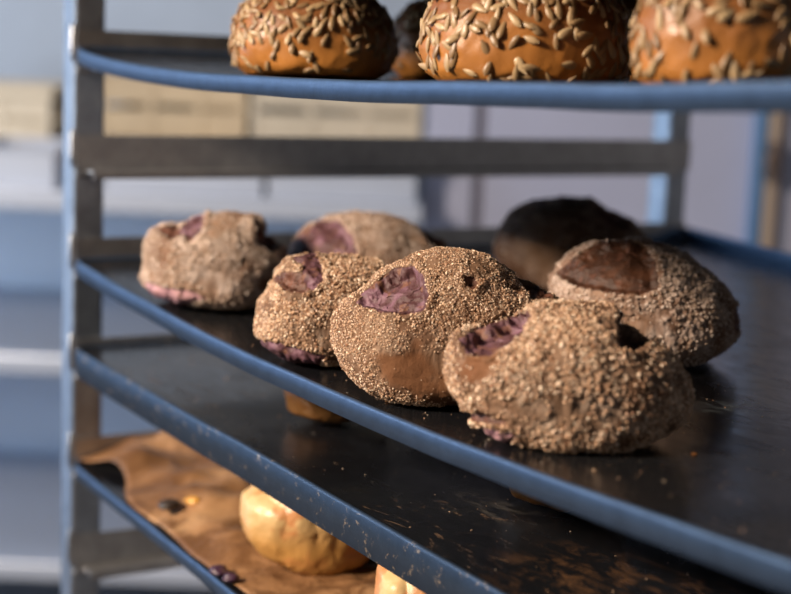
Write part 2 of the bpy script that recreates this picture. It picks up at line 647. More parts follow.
HW = 0.0285
for lev in range(-4, 9):
    z = Z_RUN - lev * PITCH_Z
    for side in (0, 1):
        r = 0.009
        prof = [(0.0008, HW), (0.0008, r)]
        prof += [(0.0008 + r - r * math.cos(a), r - r * math.sin(a)) for a in [math.radians(q) for q in (15, 30, 45, 60, 75, 90)]]
        prof += [(L, 0), (L, HW)]
        m = MB()
        if side == 0:
            m.prism_x([(y, z + h) for y, h in prof], 0.0002, 0.0022)
            m.box(0.0022, 0.020, r, L - 0.03, z, z + 0.002)
            m.box(0.0185, 0.020, r, L - 0.03, z - 0.004, z)
        else:
            m.prism_x([(y, z + h) for y, h in prof], WR - 0.0022, WR - 0.0002)
            m.box(WR - 0.020, WR - 0.0022, r, L, z, z + 0.002)
        ro = m.build('runner', M_RAIL, tro)
        if side == 0 and -1 <= lev <= 5:
            bead(-0.0028, -0.0004, z + 0.004, z + HW + 0.004, ro, r=0.0034)
            bead(0.0015, 0.001, z - 0.002, 0, ro, 'y', 0.0026)

# ------------------------------------------------------------------ trays
def sag(X, s):
    t = np.clip(X / W, 0, 1)
    if s == 0.014: t = t ** 0.7            # the seeded rolls' tray hangs lowest left of its middle
    return s * 4 * t * (1 - t)


def make_tray(z_top, h, s, label, sheet_m, rim_m, rear_rise=0.0, yoff=-0.003, floor_drop=0.0015, dy=None):
    """baking tray: black sheet inside a steel rim whose outer wall turns down; local origin = front left corner, z=rim top"""
    t = empty('baking_tray', (F0.x, F0.y, z_top), RZ)
    tag(t, label, 'tray', 'baking trays in the trolley')
    x0, x1, y0, y1 = 0.0050, W + 0.003, yoff, L - 0.004
    R = 0.014
    # perimeter
    per = []
    nseg = 48

    def line(a, b, n):
        return [(a[0] + (b[0] - a[0]) * k / n, a[1] + (b[1] - a[1]) * k / n) for k in range(n)]

    def arc(cx, cy, a0, a1):
        return [(cx + R * math.cos(a0 + (a1 - a0) * k / 8), cy + R * math.sin(a0 + (a1 - a0) * k / 8)) for k in range(8)]
    hp = math.pi / 2
    per += line((x0 + R, y0), (x1 - R, y0), nseg) + arc(x1 - R, y0 + R, -hp, 0)
    per += line((x1, y0 + R), (x1, y1 - R), 30) + arc(x1 - R, y1 - R, 0, hp)
    per += line((x1 - R, y1), (x0 + R, y1), nseg) + arc(x0 + R, y1 - R, hp, 2 * hp)
    per += line((x0, y1 - R), (x0, y0 + R), 30) + arc(x0 + R, y0 + R, 2 * hp, 3 * hp)
    per = np.array(per)
    nxt, prv = np.roll(per, -1, 0), np.roll(per, 1, 0)
    tg = nxt - prv
    tg /= np.linalg.norm(tg, axis=1)[:, None]
    nrm = np.stack([tg[:, 1], -tg[:, 0]], 1)                 # outward
    # cross section (out, z): outer wall, rolled top edge, inner wall
    cs = [(0.0, -h), (0.0, -0.0022)]
    cs += [(-0.0016 + 0.0016 * math.cos(a), -0.0016 + 0.0016 * math.sin(a)) for a in (0.3, 0.8, 1.3, 1.85, 2.4, 2.9)]
    cs += [(-0.0034, -0.004), (-0.0034, -0.0055), (-0.0014, -0.0055), (-0.0014, -h)]
    n, k = len(per), len(cs)
    V = np.zeros((n, k, 3))
    rise = rear_rise * sstep(y1 - 0.05, y1 - 0.01, per[:, 1])
    wob = (fbm(np.stack([per[:, 0] * 9, per[:, 1] * 9, np.full(n, z_top * 31)], 1), 3) - 0.5) * 0.0022
    for i, (o, z) in enumerate(cs):
        V[:, i, :2] = per + nrm * o
        V[:, i, 2] = z + (rise if i < 10 else 0) - sag(per[:, 0], s) + wob * sstep(0, 0.05, per[:, 0])
    F = []
    for a in range(n):
        b = (a + 1) % n
        for c in range(k):
            d = (c + 1) % k
            F.append((a * k + c, b * k + c, b * k + d, a * k + d))
    rim = mesh_obj('rim', V.reshape(-1, 3), F, rim_m, t, smooth=True)
    # sheet
    nx, ny = 60, 44
    g = []
    ins = 0.0026
    for j in range(ny + 1):
        for i in range(nx + 1):
            X = x0 + ins + (x1 - x0 - 2 * ins) * i / nx
            Y = y0 + ins + (y1 - y0 - 2 * ins) * j / ny
            # pull the corners in to the rounded rim
            cxx = min(max(X, x0 + R), x1 - R)
            cyy = min(max(Y, y0 + R), y1 - R)
            dd = math.hypot(X - cxx, Y - cyy)
            if dd > R - ins and dd > 0:
                X = cxx + (X - cxx) * (R - ins) / dd
                Y = cyy + (Y - cyy) * (R - ins) / dd
            g.append((X, Y))
    g = np.array(g)
    wb = (fbm(np.stack([g[:, 0] * 9, g[:, 1] * 9, np.full(len(g), z_top * 31)], 1), 3) - 0.5) * 0.0022
    wb *= sstep(0, 0.05, g[:, 0])
    zz = -floor_drop - sag(g[:, 0], s) + wb
    m = (nx + 1) * (ny + 1)
    V = np.concatenate([np.column_stack([g, zz]), np.column_stack([g, zz - 0.0012])])
    F = []
    for j in range(ny):
        for i in range(nx):
            a = j * (nx + 1) + i
            F.append((a, a + 1, a + nx + 2, a + nx + 1))
            F.append((m + a, m + a + nx + 1, m + a + nx + 2, m + a + 1))
    mesh_obj('sheet', V, F, sheet_m, t, smooth=True)

    def surf(p):
        X, Y = in_rack(p)
        q = np.array([[X * 9, Y * 9, z_top * 31]])
        return z_top - floor_drop - float(sag(np.array([X]), s)[0]) + float((fbm(q, 3)[0] - 0.5) * 0.0022)
    return t, surf


# levels: underside of runner seen at 68, 172, 275, 378, 481; the tray's rim wall rests on the flange
def tray_on(lev, h): return Z_RUN - lev * PITCH_Z + 0.0024 + h


TA, sA = make_tray(tray_on(-1, 0.0125) + 0.0028, 0.0112, 0.014, 'black tray with blue-grey rim carrying the sunflower seed rolls', M_SHEET, M_RIM)
def rack_xy(px, py, z):
    return in_rack(on_z(px, py, z))


zB, zC = tray_on(1, 0.0115), tray_on(2, 0.0215)
M_SHEETC = sheet_mat('stained_baking_sheet', 0.9, 0.57, [(*rack_xy(590, 575, zC), 0.060, (0.105, 0.055, 0.028)), (*rack_xy(500, 505, zC), 0.040, (0.065, 0.060, 0.055)),
                                                     (*rack_xy(700, 585, zC), 0.030, (0.09, 0.05, 0.03))])
M_SHEETB = sheet_mat('seasoned_baking_sheet', 0.3, 0.66, [(*rack_xy(735, 410, zB - 0.01), 0.045, (0.10, 0.12, 0.13)), (*rack_xy(760, 350, zB - 0.01), 0.05, (0.08, 0.10, 0.12))])
TB, sB = make_tray(tray_on(1, 0.0115), 0.0115, 0.0133, 'sagging black tray under the seven bran-crusted purple rolls', M_SHEETB, M_RIM, rear_rise=0.012)
TC, sC = make_tray(tray_on(2, 0.0215), 0.0215, 0.0, 'nearly empty stained tray with a deep chipped rim', M_SHEETC, M_RIMC)
TD, sD = make_tray(tray_on(3, 0.0090), 0.0090, 0.004, 'lowest tray, lined with crumpled brown baking paper', M_SHEET, M_RIM)
TT, sT = make_tray(tray_on(-2, 0.0125), 0.0125, 0.004, 'empty tray one level above the seeded rolls', M_SHEET, M_RIM)


def contact(px, py, surf):
    z = surf(F0 + u * 0.3)
    for _ in range(12):
        p = on_z(px, py, z)
        z = surf(p)
    return Vector((p.x, p.y, z))


# ------------------------------------------------------------------ bread
def cube_sphere(N):
    V, F = [], []
    t = np.tan(np.linspace(-math.pi / 4, math.pi / 4, N + 1))
    off = 0
    A, B = np.meshgrid(t, t, indexing='ij')
    A, B = A.ravel(), B.ravel()
    one = np.ones_like(A)
    fs = [np.stack(q, 1) for q in ((one, A, B), (-one, B, A), (B, one, A), (A, -one, B), (A, B, one), (B, A, -one))]
    allv = np.concatenate(fs)
    allv /= np.linalg.norm(allv, axis=1)[:, None]
    key = np.round(allv * 1e6).astype(np.int64)
    uq, idx, inv = np.unique(key, axis=0, return_index=True, return_inverse=True)
    inv = np.asarray(inv).ravel()
    Vv = allv[idx]
    i, j = np.meshgrid(np.arange(N), np.arange(N), indexing='ij')
    q = (i * (N + 1) + j).ravel()
    quad = np.stack([q, q + N + 1, q + N + 2, q + 1], 1)
    Fq = np.concatenate([inv[quad + k * (N + 1) ** 2] for k in range(6)])
    return Vv, Fq


_cs = {}


def body(outline, W2, H, Dr, N, cz=0.42, k=0.82, smooth=2):
    """closed bread body. outline: (x,z) points in units of half width / height"""
    if N not in _cs: _cs[N] = cube_sphere(N)
    dv, F = _cs[N]
    out = np.array(outline, dtype=float)
    X, Z = out[:, 0] * W2, (out[:, 1] - cz) * H
    ang = np.linspace(-math.pi, math.pi, 721)
    P2 = np.stack([X, Z], 1)
    # radius along each direction of the star-shaped outline
    Rr = np.zeros(len(ang))
    for a_i, a in enumerate(ang):
        d = np.array([math.cos(a), math.sin(a)])
        best = 0
        for i in range(len(P2)):
            p, q = P2[i], P2[(i + 1) % len(P2)]
            e = q - p
            den = d[0] * e[1] - d[1] * e[0]
            if abs(den) < 1e-12: continue
            t = (p[0] * e[1] - p[1] * e[0]) / den
            s_ = (p[0] * d[1] - p[1] * d[0]) / den
            if t > 0 and -1e-6 <= s_ <= 1 + 1e-6: best = max(best, t)
        Rr[a_i] = best
    ker = np.ones(2 * smooth + 1) / (2 * smooth + 1)
    core = Rr[:-1]
    for _ in range(2):
        core = np.convolve(np.concatenate([core[-smooth * 2:], core, core[:smooth * 2]]), ker, 'same')[smooth * 2:-smooth * 2]
    Rr = np.append(core, core[0])
    x, y, z = dv[:, 0], dv[:, 1], dv[:, 2]
    phi = np.arctan2(z, x)
    R = np.interp(phi, ang, Rr)
    rr = np.sqrt(np.clip(1 - y * y, 0, 1))
    # toward the front and back poles the outline relaxes to a plain rounded one
    Rs = np.interp(phi, ang, np.convolve(np.concatenate([Rr[-61:-1], Rr, Rr[1:61]]), np.ones(61) / 61, 'same')[60:-60])
    wgt = sstep(0.35, 0.9, np.abs(y))
    R = R * (1 - wgt) + Rs * wgt
    s = rr ** k
    sz = np.where(z < 0, rr ** 0.30, s)
    Pp = np.stack([R * np.cos(phi) * s, Dr * np.sign(y) * np.abs(y) ** 0.92, R * np.sin(phi) * sz + cz * H], 1)
    return Pp, F


def normals(P, F):
    a = P[F[:, 2]] - P[F[:, 0]]
    b = P[F[:, 3]] - P[F[:, 1]]
    n = np.cross(a, b)
    N = np.zeros_like(P)
    for k in range(4):
        np.add.at(N, F[:, k], n)
    l = np.linalg.norm(N, axis=1)
    l[l == 0] = 1
    N /= l[:, None]
    c = P.mean(0)
    if ((P - c) * N).sum() < 0: N = -N
    return N


def subset(name, P, F, mask, mat, parent, col):
    f = F[mask]
    if len(f) == 0: return None
    u_, inv = np.unique(f.ravel(), return_inverse=True)
    return mesh_obj(name, P[u_], np.asarray(inv).reshape(-1, 4), mat, parent, smooth=True, col=col[u_])


OCT_V = np.array([(1, 0, 0), (-1, 0, 0), (0, 1, 0), (0, -1, 0), (0, 0, 1), (0, 0, -1)], float)
OCT_F = np.array([(0, 2, 4), (2, 1, 4), (1, 3, 4), (3, 0, 4), (2, 0, 5), (1, 2, 5), (3, 1, 5), (0, 3, 5)])


def crumbs(name, pts, nor, size, mat, parent, seed):
    g = np.random.default_rng(seed)
    n = len(pts)
    sc = size * np.exp(g.normal(0, 0.32, (n, 1))) * np.column_stack([g.uniform(.75, 1.5, n), g.uniform(.7, 1.1, n), g.uniform(.45, .8, n)])
    # a random frame with the third axis near the normal
    nz = nor + g.normal(0, 0.35, (n, 3))
    nz /= np.linalg.norm(nz, axis=1)[:, None]
    t = g.normal(0, 1, (n, 3))
    t -= (t * nz).sum(1)[:, None] * nz
    t /= np.linalg.norm(t, axis=1)[:, None]
    b = np.cross(nz, t)
    Vj = OCT_V[None] * g.uniform(.75, 1.2, (n, 6, 1)) * sc[:, None, :]
    V = pts[:, None, :] + Vj[..., 0:1] * t[:, None] + Vj[..., 1:2] * b[:, None] + Vj[..., 2:3] * nz[:, None] + nor[:, None, :] * size * 0.25
    F = (OCT_F[None] + (np.arange(n) * 6)[:, None, None]).reshape(-1, 3)
    return mesh_obj(name, V.reshape(-1, 3), F, mat, parent)


BROWN = np.array((0.17, 0.078, 0.036))
TAN = np.array((0.42, 0.25, 0.15))
FLOUR = np.array((0.72, 0.55, 0.42))
PURPLE = np.array((0.075, 0.028, 0.030))
PLILAC = np.array((0.185, 0.092, 0.125))
COOL = np.array((0.74, 0.61, 0.54))
DARK = np.array((0.085, 0.035, 0.022))
PINK = np.array((0.52, 0.30, 0.33))


def rye_roll(label, outline_px, contact_px, surf, gashes, seed, N=120, bare=(), n_crumb=5000, csize=0.00055, depth=0.92,
             flour=0.5, dusty=False, lump=0.0022, back=0.60, hs=0.975, brown=1.0, fix=(0, 0), gsc=620, gamp=0.00085):
    """outline and gash polygons are the measured outline seen from the front of the bread"""
    o = np.array(outline_px, float)
    xl_, xr_ = o[:, 0].min(), o[:, 0].max()
    yt, yb = o[:, 1].min(), o[:, 1].max()
    Lx, Rx = xl_, xr_
    xl_, xr_ = xl_ + fix[0], xr_ + fix[1]
    c = contact(contact_px[0], contact_px[1], surf)
    # centre: behind the contact point
    r = Vector((c.x, c.y, 0)).normalized()
    Wd = (xr_ - xl_) / FPX * (c.y + 0.035)
    Dr = Wd / 2 * depth
    cy = c.y + Dr * back
    pc = at_depth((xl_ + xr_) / 2, contact_px[1], cy)
    base = Vector((pc.x, cy, 0))
    base.z = surf(base)
    Wd = (at_depth(xr_, yb, cy) - at_depth(xl_, yb, cy)).length
    H = (at_depth((o[np.argmin(o[:, 1]), 0]), yt, cy + 0.05 * Dr).z - base.z) * hs
    ol = [((x - (Lx + Rx) / 2) / ((Rx - Lx) / 2), (yb - y) / (yb - yt)) for x, y in outline_px]
    Pp, F = body(ol, Wd / 2, H, Dr, N)
    rz = math.atan2(-base.x, base.y)
    # local -> world for the polygons
    cz_, sz_ = math.cos(rz), math.sin(rz)
    Rm = np.array([[cz_, -sz_, 0], [sz_, cz_, 0], [0, 0, 1]])

    def world(P): return P @ Rm.T + np.array(list(base))
    g3 = Pp * 1.0 + seed * 3.7
    Nn = normals(Pp, F)
    # lumps
    Pp = Pp + Nn * ((fbm(g3 * 42, 3, seed) - 0.5) * 2 * lump)[:, None]
    Pp = Pp + Nn * ((fbm(g3 * 130, 3, seed + 9) - 0.5) * 2 * lump * 0.4)[:, None]
    Wp = world(Pp)
    px = project(Wp)
    front = Pp[:, 1] < 0.35 * Dr
    n = len(Pp)
    gid = np.zeros(n, int)
    disp = np.zeros(n)
    edge = np.zeros(n)
    jit = (fbm(g3 * 260, 3, seed + 4) - 0.5) * 5.0
    for gi, (kind, dmm, poly) in enumerate(gashes):
        sd = poly_sd(px, poly) + jit
        sd = np.where(front, sd, -99)
        ins = sd > 0
        gid[ins] = gi + 1
        disp += -dmm * 0.001 * sstep(0.0, 7.0, sd) + 0.0009 * np.exp(-((sd + 3.5) / 3.0) ** 2) * (sd <= 0)
        edge = np.maximum(edge, np.exp(-(sd / 4.0) ** 2))
    crust = gid == 0
    smooth_g = np.array([0.0] + [0.25 if k_[0] == 'brown' else 0.8 for k_ in gashes])[gid]
    # granules on the crust
    d1, rid = cell(g3 * gsc, seed)
    bm = np.zeros(n)
    for (bx, by, br) in bare:
        dd = np.sqrt((px[:, 0] - bx) ** 2 + ((px[:, 1] - by) * 1.3) ** 2) + (fbm(g3 * 90, 3, seed + 2) - 0.5) * br * 1.4
        bm = np.maximum(bm, np.where(front, 1 - sstep(br * 0.5, br, dd), 0))
    cover = np.clip(sstep(0.30, 0.52, fbm(g3 * 75, 3, seed + 20)) + 0.25, 0, 1) * (1 - 0.9 * bm)
    gran = np.clip(1 - d1 * 1.25, 0, 1) * gamp * cover
    sw = np.sin(fbm(g3 * 60, 2, seed + 30) * 38) * 0.00045
    Nn = normals(Pp, F)
    Pp = Pp + Nn * (disp + np.where(crust, gran, (sw + (fbm(g3 * 330, 3, seed + 31) - 0.5) * 0.0016) * smooth_g))[:, None]
    Pp[:, 2] = np.maximum(Pp[:, 2], 0.0004)
    # natural colours; the brown factor also puts in shade for the furthest roll
    f1 = sstep(0.38, 0.66, fbm(g3 * 34, 4, seed + 5))[:, None]
    f2 = rid[:, None]
    f3 = sstep(0.40, 0.62, fbm(g3 * 110, 3, seed + 6))[:, None]
    col = (BROWN * brown) * (1 - f1 * 0.55) + TAN * f1 * 0.55
    fl = np.clip((0.25 + 0.75 * f3) * flour * (0.4 + 0.6 * f2), 0, 1) * cover[:, None]
    col = col * (1 - fl) + (COOL if dusty else FLOUR) * fl
    col = col * (1 - 0.7 * bm[:, None]) + np.array((0.30, 0.115, 0.038)) * 0.7 * bm[:, None]
    col = col * (0.80 if dusty else 0.60)
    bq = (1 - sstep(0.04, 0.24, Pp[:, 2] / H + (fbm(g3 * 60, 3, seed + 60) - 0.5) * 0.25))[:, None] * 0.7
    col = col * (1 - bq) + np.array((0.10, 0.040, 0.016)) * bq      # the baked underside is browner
    for gi, (kind, dmm, poly) in enumerate(gashes):
        mk = gid == gi + 1
        q = sstep(0.42, 0.72, fbm(g3 * 150, 4, seed + 40))[:, None]
        q2 = sstep(0.60, 0.72, fbm(g3 * 300, 3, seed + 50))[:, None] * 0.45
        a, b = {'purple': (PURPLE, PLILAC), 'dark': (DARK, DARK * 1.9), 'pink': (PINK, PLILAC), 'brown': (np.array((0.045, 0.017, 0.008)), np.array((0.08, 0.030, 0.013)))}[kind]
        cc = a * (1 - q) + b * q
        cc = cc * (1 - q2) + (BROWN * 1.5 if kind != 'dark' and kind != 'brown' else DARK * 2) * q2
        col[mk] = cc[mk]
    t = empty('rye_roll', base, rz)
    tag(t, label, 'bread roll', 'purple-split bran rolls on the sagging tray')
    fg = gid[F].min(1)
    fmax = gid[F].max(1)
    fid = np.where(fg == fmax, fg, 0)
    for gi in range(1, len(gashes) + 1):                  # a split is one connected piece; stray flecks go back to the crust
        idx = np.where(fid == gi)[0]
        if len(idx) == 0: continue
        lab = np.full(n, n)
        fl_ = np.arange(len(idx))
        for _ in range(400):
            np.minimum.at(lab, F[idx].ravel(), np.repeat(fl_, 4))
            new = lab[F[idx]].min(1)
            if (new == fl_).all(): break
            fl_ = new
        ids, cnt = np.unique(fl_, return_counts=True)
        fid[idx[fl_ != ids[np.argmax(cnt)]]] = 0
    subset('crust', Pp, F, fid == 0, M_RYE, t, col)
    for gi, (kind, dmm, poly) in enumerate(gashes):
        s_ = subset('split_dough', Pp, F, fid == gi + 1, M_SPLIT, t, col)
        if s_: s_['label'] = {'purple': 'purple dough showing through the split crust', 'dark': 'dark brown cleft under the crust', 'pink': 'pinkish dough bulging at the base', 'brown': 'smooth dark brown dough in the split'}[kind]
    # bran crumbs
    gen = np.random.default_rng(seed)
    ok = np.where(crust & (Pp[:, 2] > H * 0.03))[0]
    pr = (cover[ok] ** 1.5) * (1 - bm[ok]) + 0.015
    # weight by local spacing so the crumbs are even
    pr = pr / pr.sum()
    pick = gen.choice(ok, size=min(n_crumb, len(ok)), replace=False, p=pr)
    Nn = normals(Pp, F)
    cr = crumbs('bran_topping', Pp[pick] + gen.normal(0, 0.0002, (len(pick), 3)), Nn[pick], csize, M_CRUMBD if dusty else M_CRUMB, t, seed)
    cr['kind'] = 'stuff'
    return t


rye_roll('large bran roll in sharp focus at the centre with an oval purple split',
         [(329, 350), (330, 325), (340, 309), (357, 296), (374, 276), (404, 256), (430, 247), (455, 246), (480, 252), (500, 264), (513, 276), (533, 280), (547, 291), (546, 320),
          (538, 350), (522, 380), (490, 398), (455, 405), (420, 407), (385, 402), (355, 392), (338, 375)],
         (420, 407), sB,
         [('purple', 5.5, [(356, 303), (371, 285), (394, 269), (412, 266), (424, 276), (429, 296), (425, 311), (405, 315), (380, 312), (362, 307)]),
          ('dark', 3.0, [(514, 276), (532, 278), (552, 288), (552, 300), (530, 299)]),
          ('dark', 1.6, [(464, 279), (474, 277), (478, 284), (472, 290), (465, 287)])],
         3, N=200, bare=((410, 365, 42), (450, 385, 30)), depth=0.80, n_crumb=36000, csize=0.00043, flour=0.30)
rye_roll('nearest roll at the tray front edge with a flat-topped crust lid between two clefts',
         [(441, 375), (444, 352), (452, 338), (462, 334), (480, 330), (505, 320), (522, 309), (530, 302), (545, 300), (580, 300), (610, 302), (618, 307), (620, 320), (636, 326), (655, 337), (672, 350), (686, 370),
          (691, 395), (686, 415), (670, 432), (640, 444), (600, 449), (560, 449), (520, 446), (490, 441), (468, 430), (455, 412), (445, 395)],
         (575, 449), sB,
         [('purple', 5.5, [(458, 340), (478, 328), (503, 320), (526, 306), (533, 318), (522, 336), (503, 350), (484, 357), (468, 354)]),
          ('dark', 6.0, [(617, 304), (626, 318), (642, 326), (656, 337), (640, 351), (618, 350)]),
          ('dark', 2.0, [(466, 409), (485, 413), (508, 421), (503, 425), (480, 421), (467, 416)]),
          ('pink', -2.0, [(462, 424), (490, 424), (514, 433), (512, 446), (480, 447), (462, 438)])],
         11, N=200, fix=(1, -8), back=0.56, hs=0.965, depth=0.72, gsc=400, gamp=0.0017, bare=((480, 368, 28),), n_crumb=20000, csize=0.00064, flour=0.95, lump=0.0028)
rye_roll('roll with a curled purple flap over a dark cleft, left of the central roll',
         [(254, 330), (258, 305), (268, 290), (275, 272), (284, 258), (300, 252), (330, 252), (355, 252), (375, 256), (385, 266), (392, 300), (388, 340), (370, 360), (330, 368), (290, 364), (262, 350)],
         (322, 367), sB,
         [('dark', 4.0, [(270, 279), (285, 272), (300, 273), (314, 286), (305, 294), (285, 291)]),
          ('purple', -1.0, [(293, 258), (312, 252), (323, 265), (323, 281), (312, 291), (302, 280), (304, 268)]),
          ('purple', -1.2, [(256, 337), (275, 342), (300, 349), (325, 355), (320, 366), (285, 365), (260, 352)])],
         23, N=150, n_crumb=18000, csize=0.00062, flour=0.75, lump=0.0026)
rye_roll('leftmost roll, split top, pale purple bulge at its lower left',
         [(143, 285), (145, 262), (146, 240), (153, 230), (165, 226), (179, 228), (190, 215), (205, 210), (230, 210), (254, 214), (259, 220), (261, 235), (275, 240), (284, 250), (286, 275), (278, 298), (255, 310), (220, 313),
          (185, 308), (160, 302), (146, 293)],
         (218, 312), sB,
         [('dark', 3.5, [(156, 228), (178, 226), (183, 236), (170, 240)]),
          ('purple', 2.0, [(179, 233), (190, 215), (207, 208), (202, 230), (190, 243)]),
          ('dark', 4.0, [(255, 213), (264, 232), (283, 242), (272, 254), (256, 242)]),
          ('pink', -1.5, [(143, 281), (165, 288), (190, 291), (207, 298), (180, 306), (152, 300)])],
         31, N=120, n_crumb=11000, csize=0.00070, flour=1.0, dusty=True, lump=0.0032)
rye_roll('roll half hidden behind the curled-flap roll, domed purple split facing left',
         [(285, 262), (290, 245), (305, 228), (325, 216), (350, 209), (375, 209), (400, 215), (420, 228), (440, 241), (446, 265), (438, 287), (400, 306), (340, 308), (300, 295)],
         (365, 308), sB,
         [('purple', 2.0, [(286, 248), (300, 234), (320, 221), (338, 221), (352, 235), (357, 253), (330, 262), (290, 262)]),
          ('dark', 3.0, [(418, 226), (440, 238), (446, 252), (430, 244)])],
         47, N=110, n_crumb=5000, csize=0.00065, flour=0.7, dusty=True)
rye_roll('right-hand shaded roll with a smooth half-moon brown split on top',
         [(548, 290), (555, 275), (570, 258), (595, 243), (625, 236), (655, 239), (685, 252), (710, 270), (728, 290), (740, 308), (743, 325), (735, 345), (715, 362), (680, 368), (620, 370), (570, 360), (550, 330)],
         (650, 368), sB,
         [('brown', 3.5, [(556, 274), (575, 257), (600, 243), (625, 239), (645, 247), (657, 266), (659, 290), (640, 295), (605, 293), (572, 285)]),
          ('dark', 2.5, [(733, 308), (744, 303), (745, 328), (733, 335)])],
         59, N=150, fix=(-3, -8), gsc=400, gamp=0.0016, n_crumb=14000, csize=0.00064, flour=0.8, dusty=True, lump=0.0026)
rye_roll('dark blurred roll furthest back on the sagging tray',
         [(491, 255), (497, 230), (508, 212), (528, 200), (556, 194), (585, 196), (600, 207), (625, 218), (640, 235), (646, 260), (636, 285), (600, 298), (540, 300), (502, 290)],
         (566, 298), sB,
         [('dark', 4.0, [(592, 200), (603, 210), (625, 219), (634, 232), (612, 228), (596, 215)])],
         67, N=90, n_crumb=1200, csize=0.0007, flour=0.22, dusty=True, brown=0.7)  # crust colours darkened in place of the shade deep in the rack


# ---- sunflower seed rolls
def kernel_mesh():
    V, F = [], []
    ns, nr = 10, 10
    L_, Wk, T = 0.0098, 0.0020, 0.0010
    for i in range(ns + 1):
        t = i / ns
        rr = (math.sin(math.pi * t ** 0.72) ** 0.7) if 0 < t < 1 else 0.04
        for k in range(nr):
            a = 2 * math.pi * k / nr
            V.append(((t - 0.5) * L_, rr * Wk * math.cos(a), rr * T * math.sin(a) + T * 0.45))
    for i in range(ns):
        for k in range(nr):
            j = (k + 1) % nr
            F.append((i * nr + k, i * nr + j, (i + 1) * nr + j, (i + 1) * nr + k))
    F.append(tuple(range(nr)))
    F.append(tuple(ns * nr + k for k in reversed(range(nr))))
    return np.array(V), F


KV, KF = kernel_mesh()
_kproto = mesh_obj('sunflower_seed', KV, KF, M_SEED, None, smooth=True)
KME = _kproto.data
bpy.data.objects.remove(_kproto)
DOME = [(-0.93, 0.10), (-1.0, 0.30), (-0.97, 0.50), (-0.86, 0.70), (-0.65, 0.87), (-0.35, 0.97), (0, 1.0), (0.35, 0.97), (0.65, 0.87), (0.86, 0.70), (0.97, 0.50), (1.0, 0.30), (0.93, 0.10), (0.78, 0.0), (0, 0.0), (-0.78, 0.0)]
SEG = 'seeded rolls on the top tray'


def seed_roll(label, cx_px, depth_y, width, H, Dr, surf, seed, n_seed, n_part, bare_lo=0.30, N=70, rot=0.0, group=SEG):
    p = at_depth(cx_px, 85, depth_y)
    base = Vector((p.x, depth_y, 0))
    base.z = surf(base)
    Pp, F = body(DOME, width / 2, H, Dr, N, cz=0.36)
    g3 = Pp + seed * 1.3
    Nn = normals(Pp, F)
    Pp = Pp + Nn * ((fbm(g3 * 35, 3, seed) - 0.5) * 0.004 + (fbm(g3 * 220, 3, seed + 3) - 0.5) * 0.0012)[:, None]
    Pp[:, 2] = np.maximum(Pp[:, 2], 0.0004)
    f = sstep(0.35, 0.7, fbm(g3 * 45, 4, seed + 1))[:, None]
    hz = sstep(0.15, 0.75, Pp[:, 2] / H + (fbm(g3 * 40, 3, seed + 7) - 0.5) * 0.3)[:, None]
    col = np.array((0.42, 0.17, 0.032)) * (1 - hz) + np.array((0.17, 0.065, 0.022)) * hz
    col = col * (1 - 0.45 * f) + np.array((0.20, 0.075, 0.02)) * 0.45 * f
    rz = math.atan2(-base.x, base.y) + rot
    t = empty('seeded_roll', base, rz)
    tag(t, label, 'bread roll', group)
    subset('crust', Pp, F, np.ones(len(F), bool), M_GOLD, t, col)
    Nn = normals(Pp, F)
    g = np.random.default_rng(seed)
    dens = np.where(Pp[:, 2] > bare_lo * H, 1.0, 0.40) * (Pp[:, 2] > 0.07 * H)
    patch = fbm(g3 * 30, 2, seed + 11)
    dens = dens * np.where((patch < 0.40) & (Pp[:, 2] < 0.6 * H), 0.25, 1.0)
    cand = g.choice(len(Pp), size=6000, p=dens / dens.sum())
    keep = []
    for c_ in cand:
        if len(keep) >= n_seed: break
        if keep:
            d = np.linalg.norm(Pp[keep] - Pp[c_], axis=1).min()
            if d < 0.0037: continue
        keep.append(c_)
    # nearest to the camera side first
    ry = Pp[keep][:, 1] * math.cos(rot) + Pp[keep][:, 0] * math.sin(rot)
    order = np.argsort(ry)
    keep = [keep[i] for i in order]
    rest_V, rest_F = [], []
    for q, c_ in enumerate(keep):
        nz = Vector(Nn[c_])
        flow = Vector((0.35 * math.sin(seed + q * 0.05), 0.0, 1.0)) + Vector(g.normal(0, 0.75, 3))
        tx = flow - nz * flow.dot(nz)
        tx.normalize()
        nz2 = (nz + tx * float(g.normal(0, 0.22))).normalized()
        tx = (tx - nz2 * tx.dot(nz2)).normalized()
        ty = nz2.cross(tx)
        s = float(g.uniform(0.80, 1.08))
        m4 = Matrix((tx, ty, nz2)).transposed()
        if q < n_part:
            ob = bpy.data.objects.new('sunflower_seed', KME)
            C.objects.link(ob)
            ob.parent = t
            ob.rotation_euler = m4.to_euler()
            ob.scale = (s, s * float(g.uniform(0.85, 1.15)), s)
            ob.location = Vector(Pp[c_])
        else:
            mm = np.array(m4) * s
            rest_F += [tuple(i + len(rest_V) * len(KV) for i in f_) for f_ in KF]
            rest_V.append(KV @ mm.T + Pp[c_])
    if rest_V:
        so = mesh_obj('sunflower_topping', np.concatenate(rest_V), rest_F, M_SEED, t, smooth=True)
        so['kind'] = 'stuff'
    return t


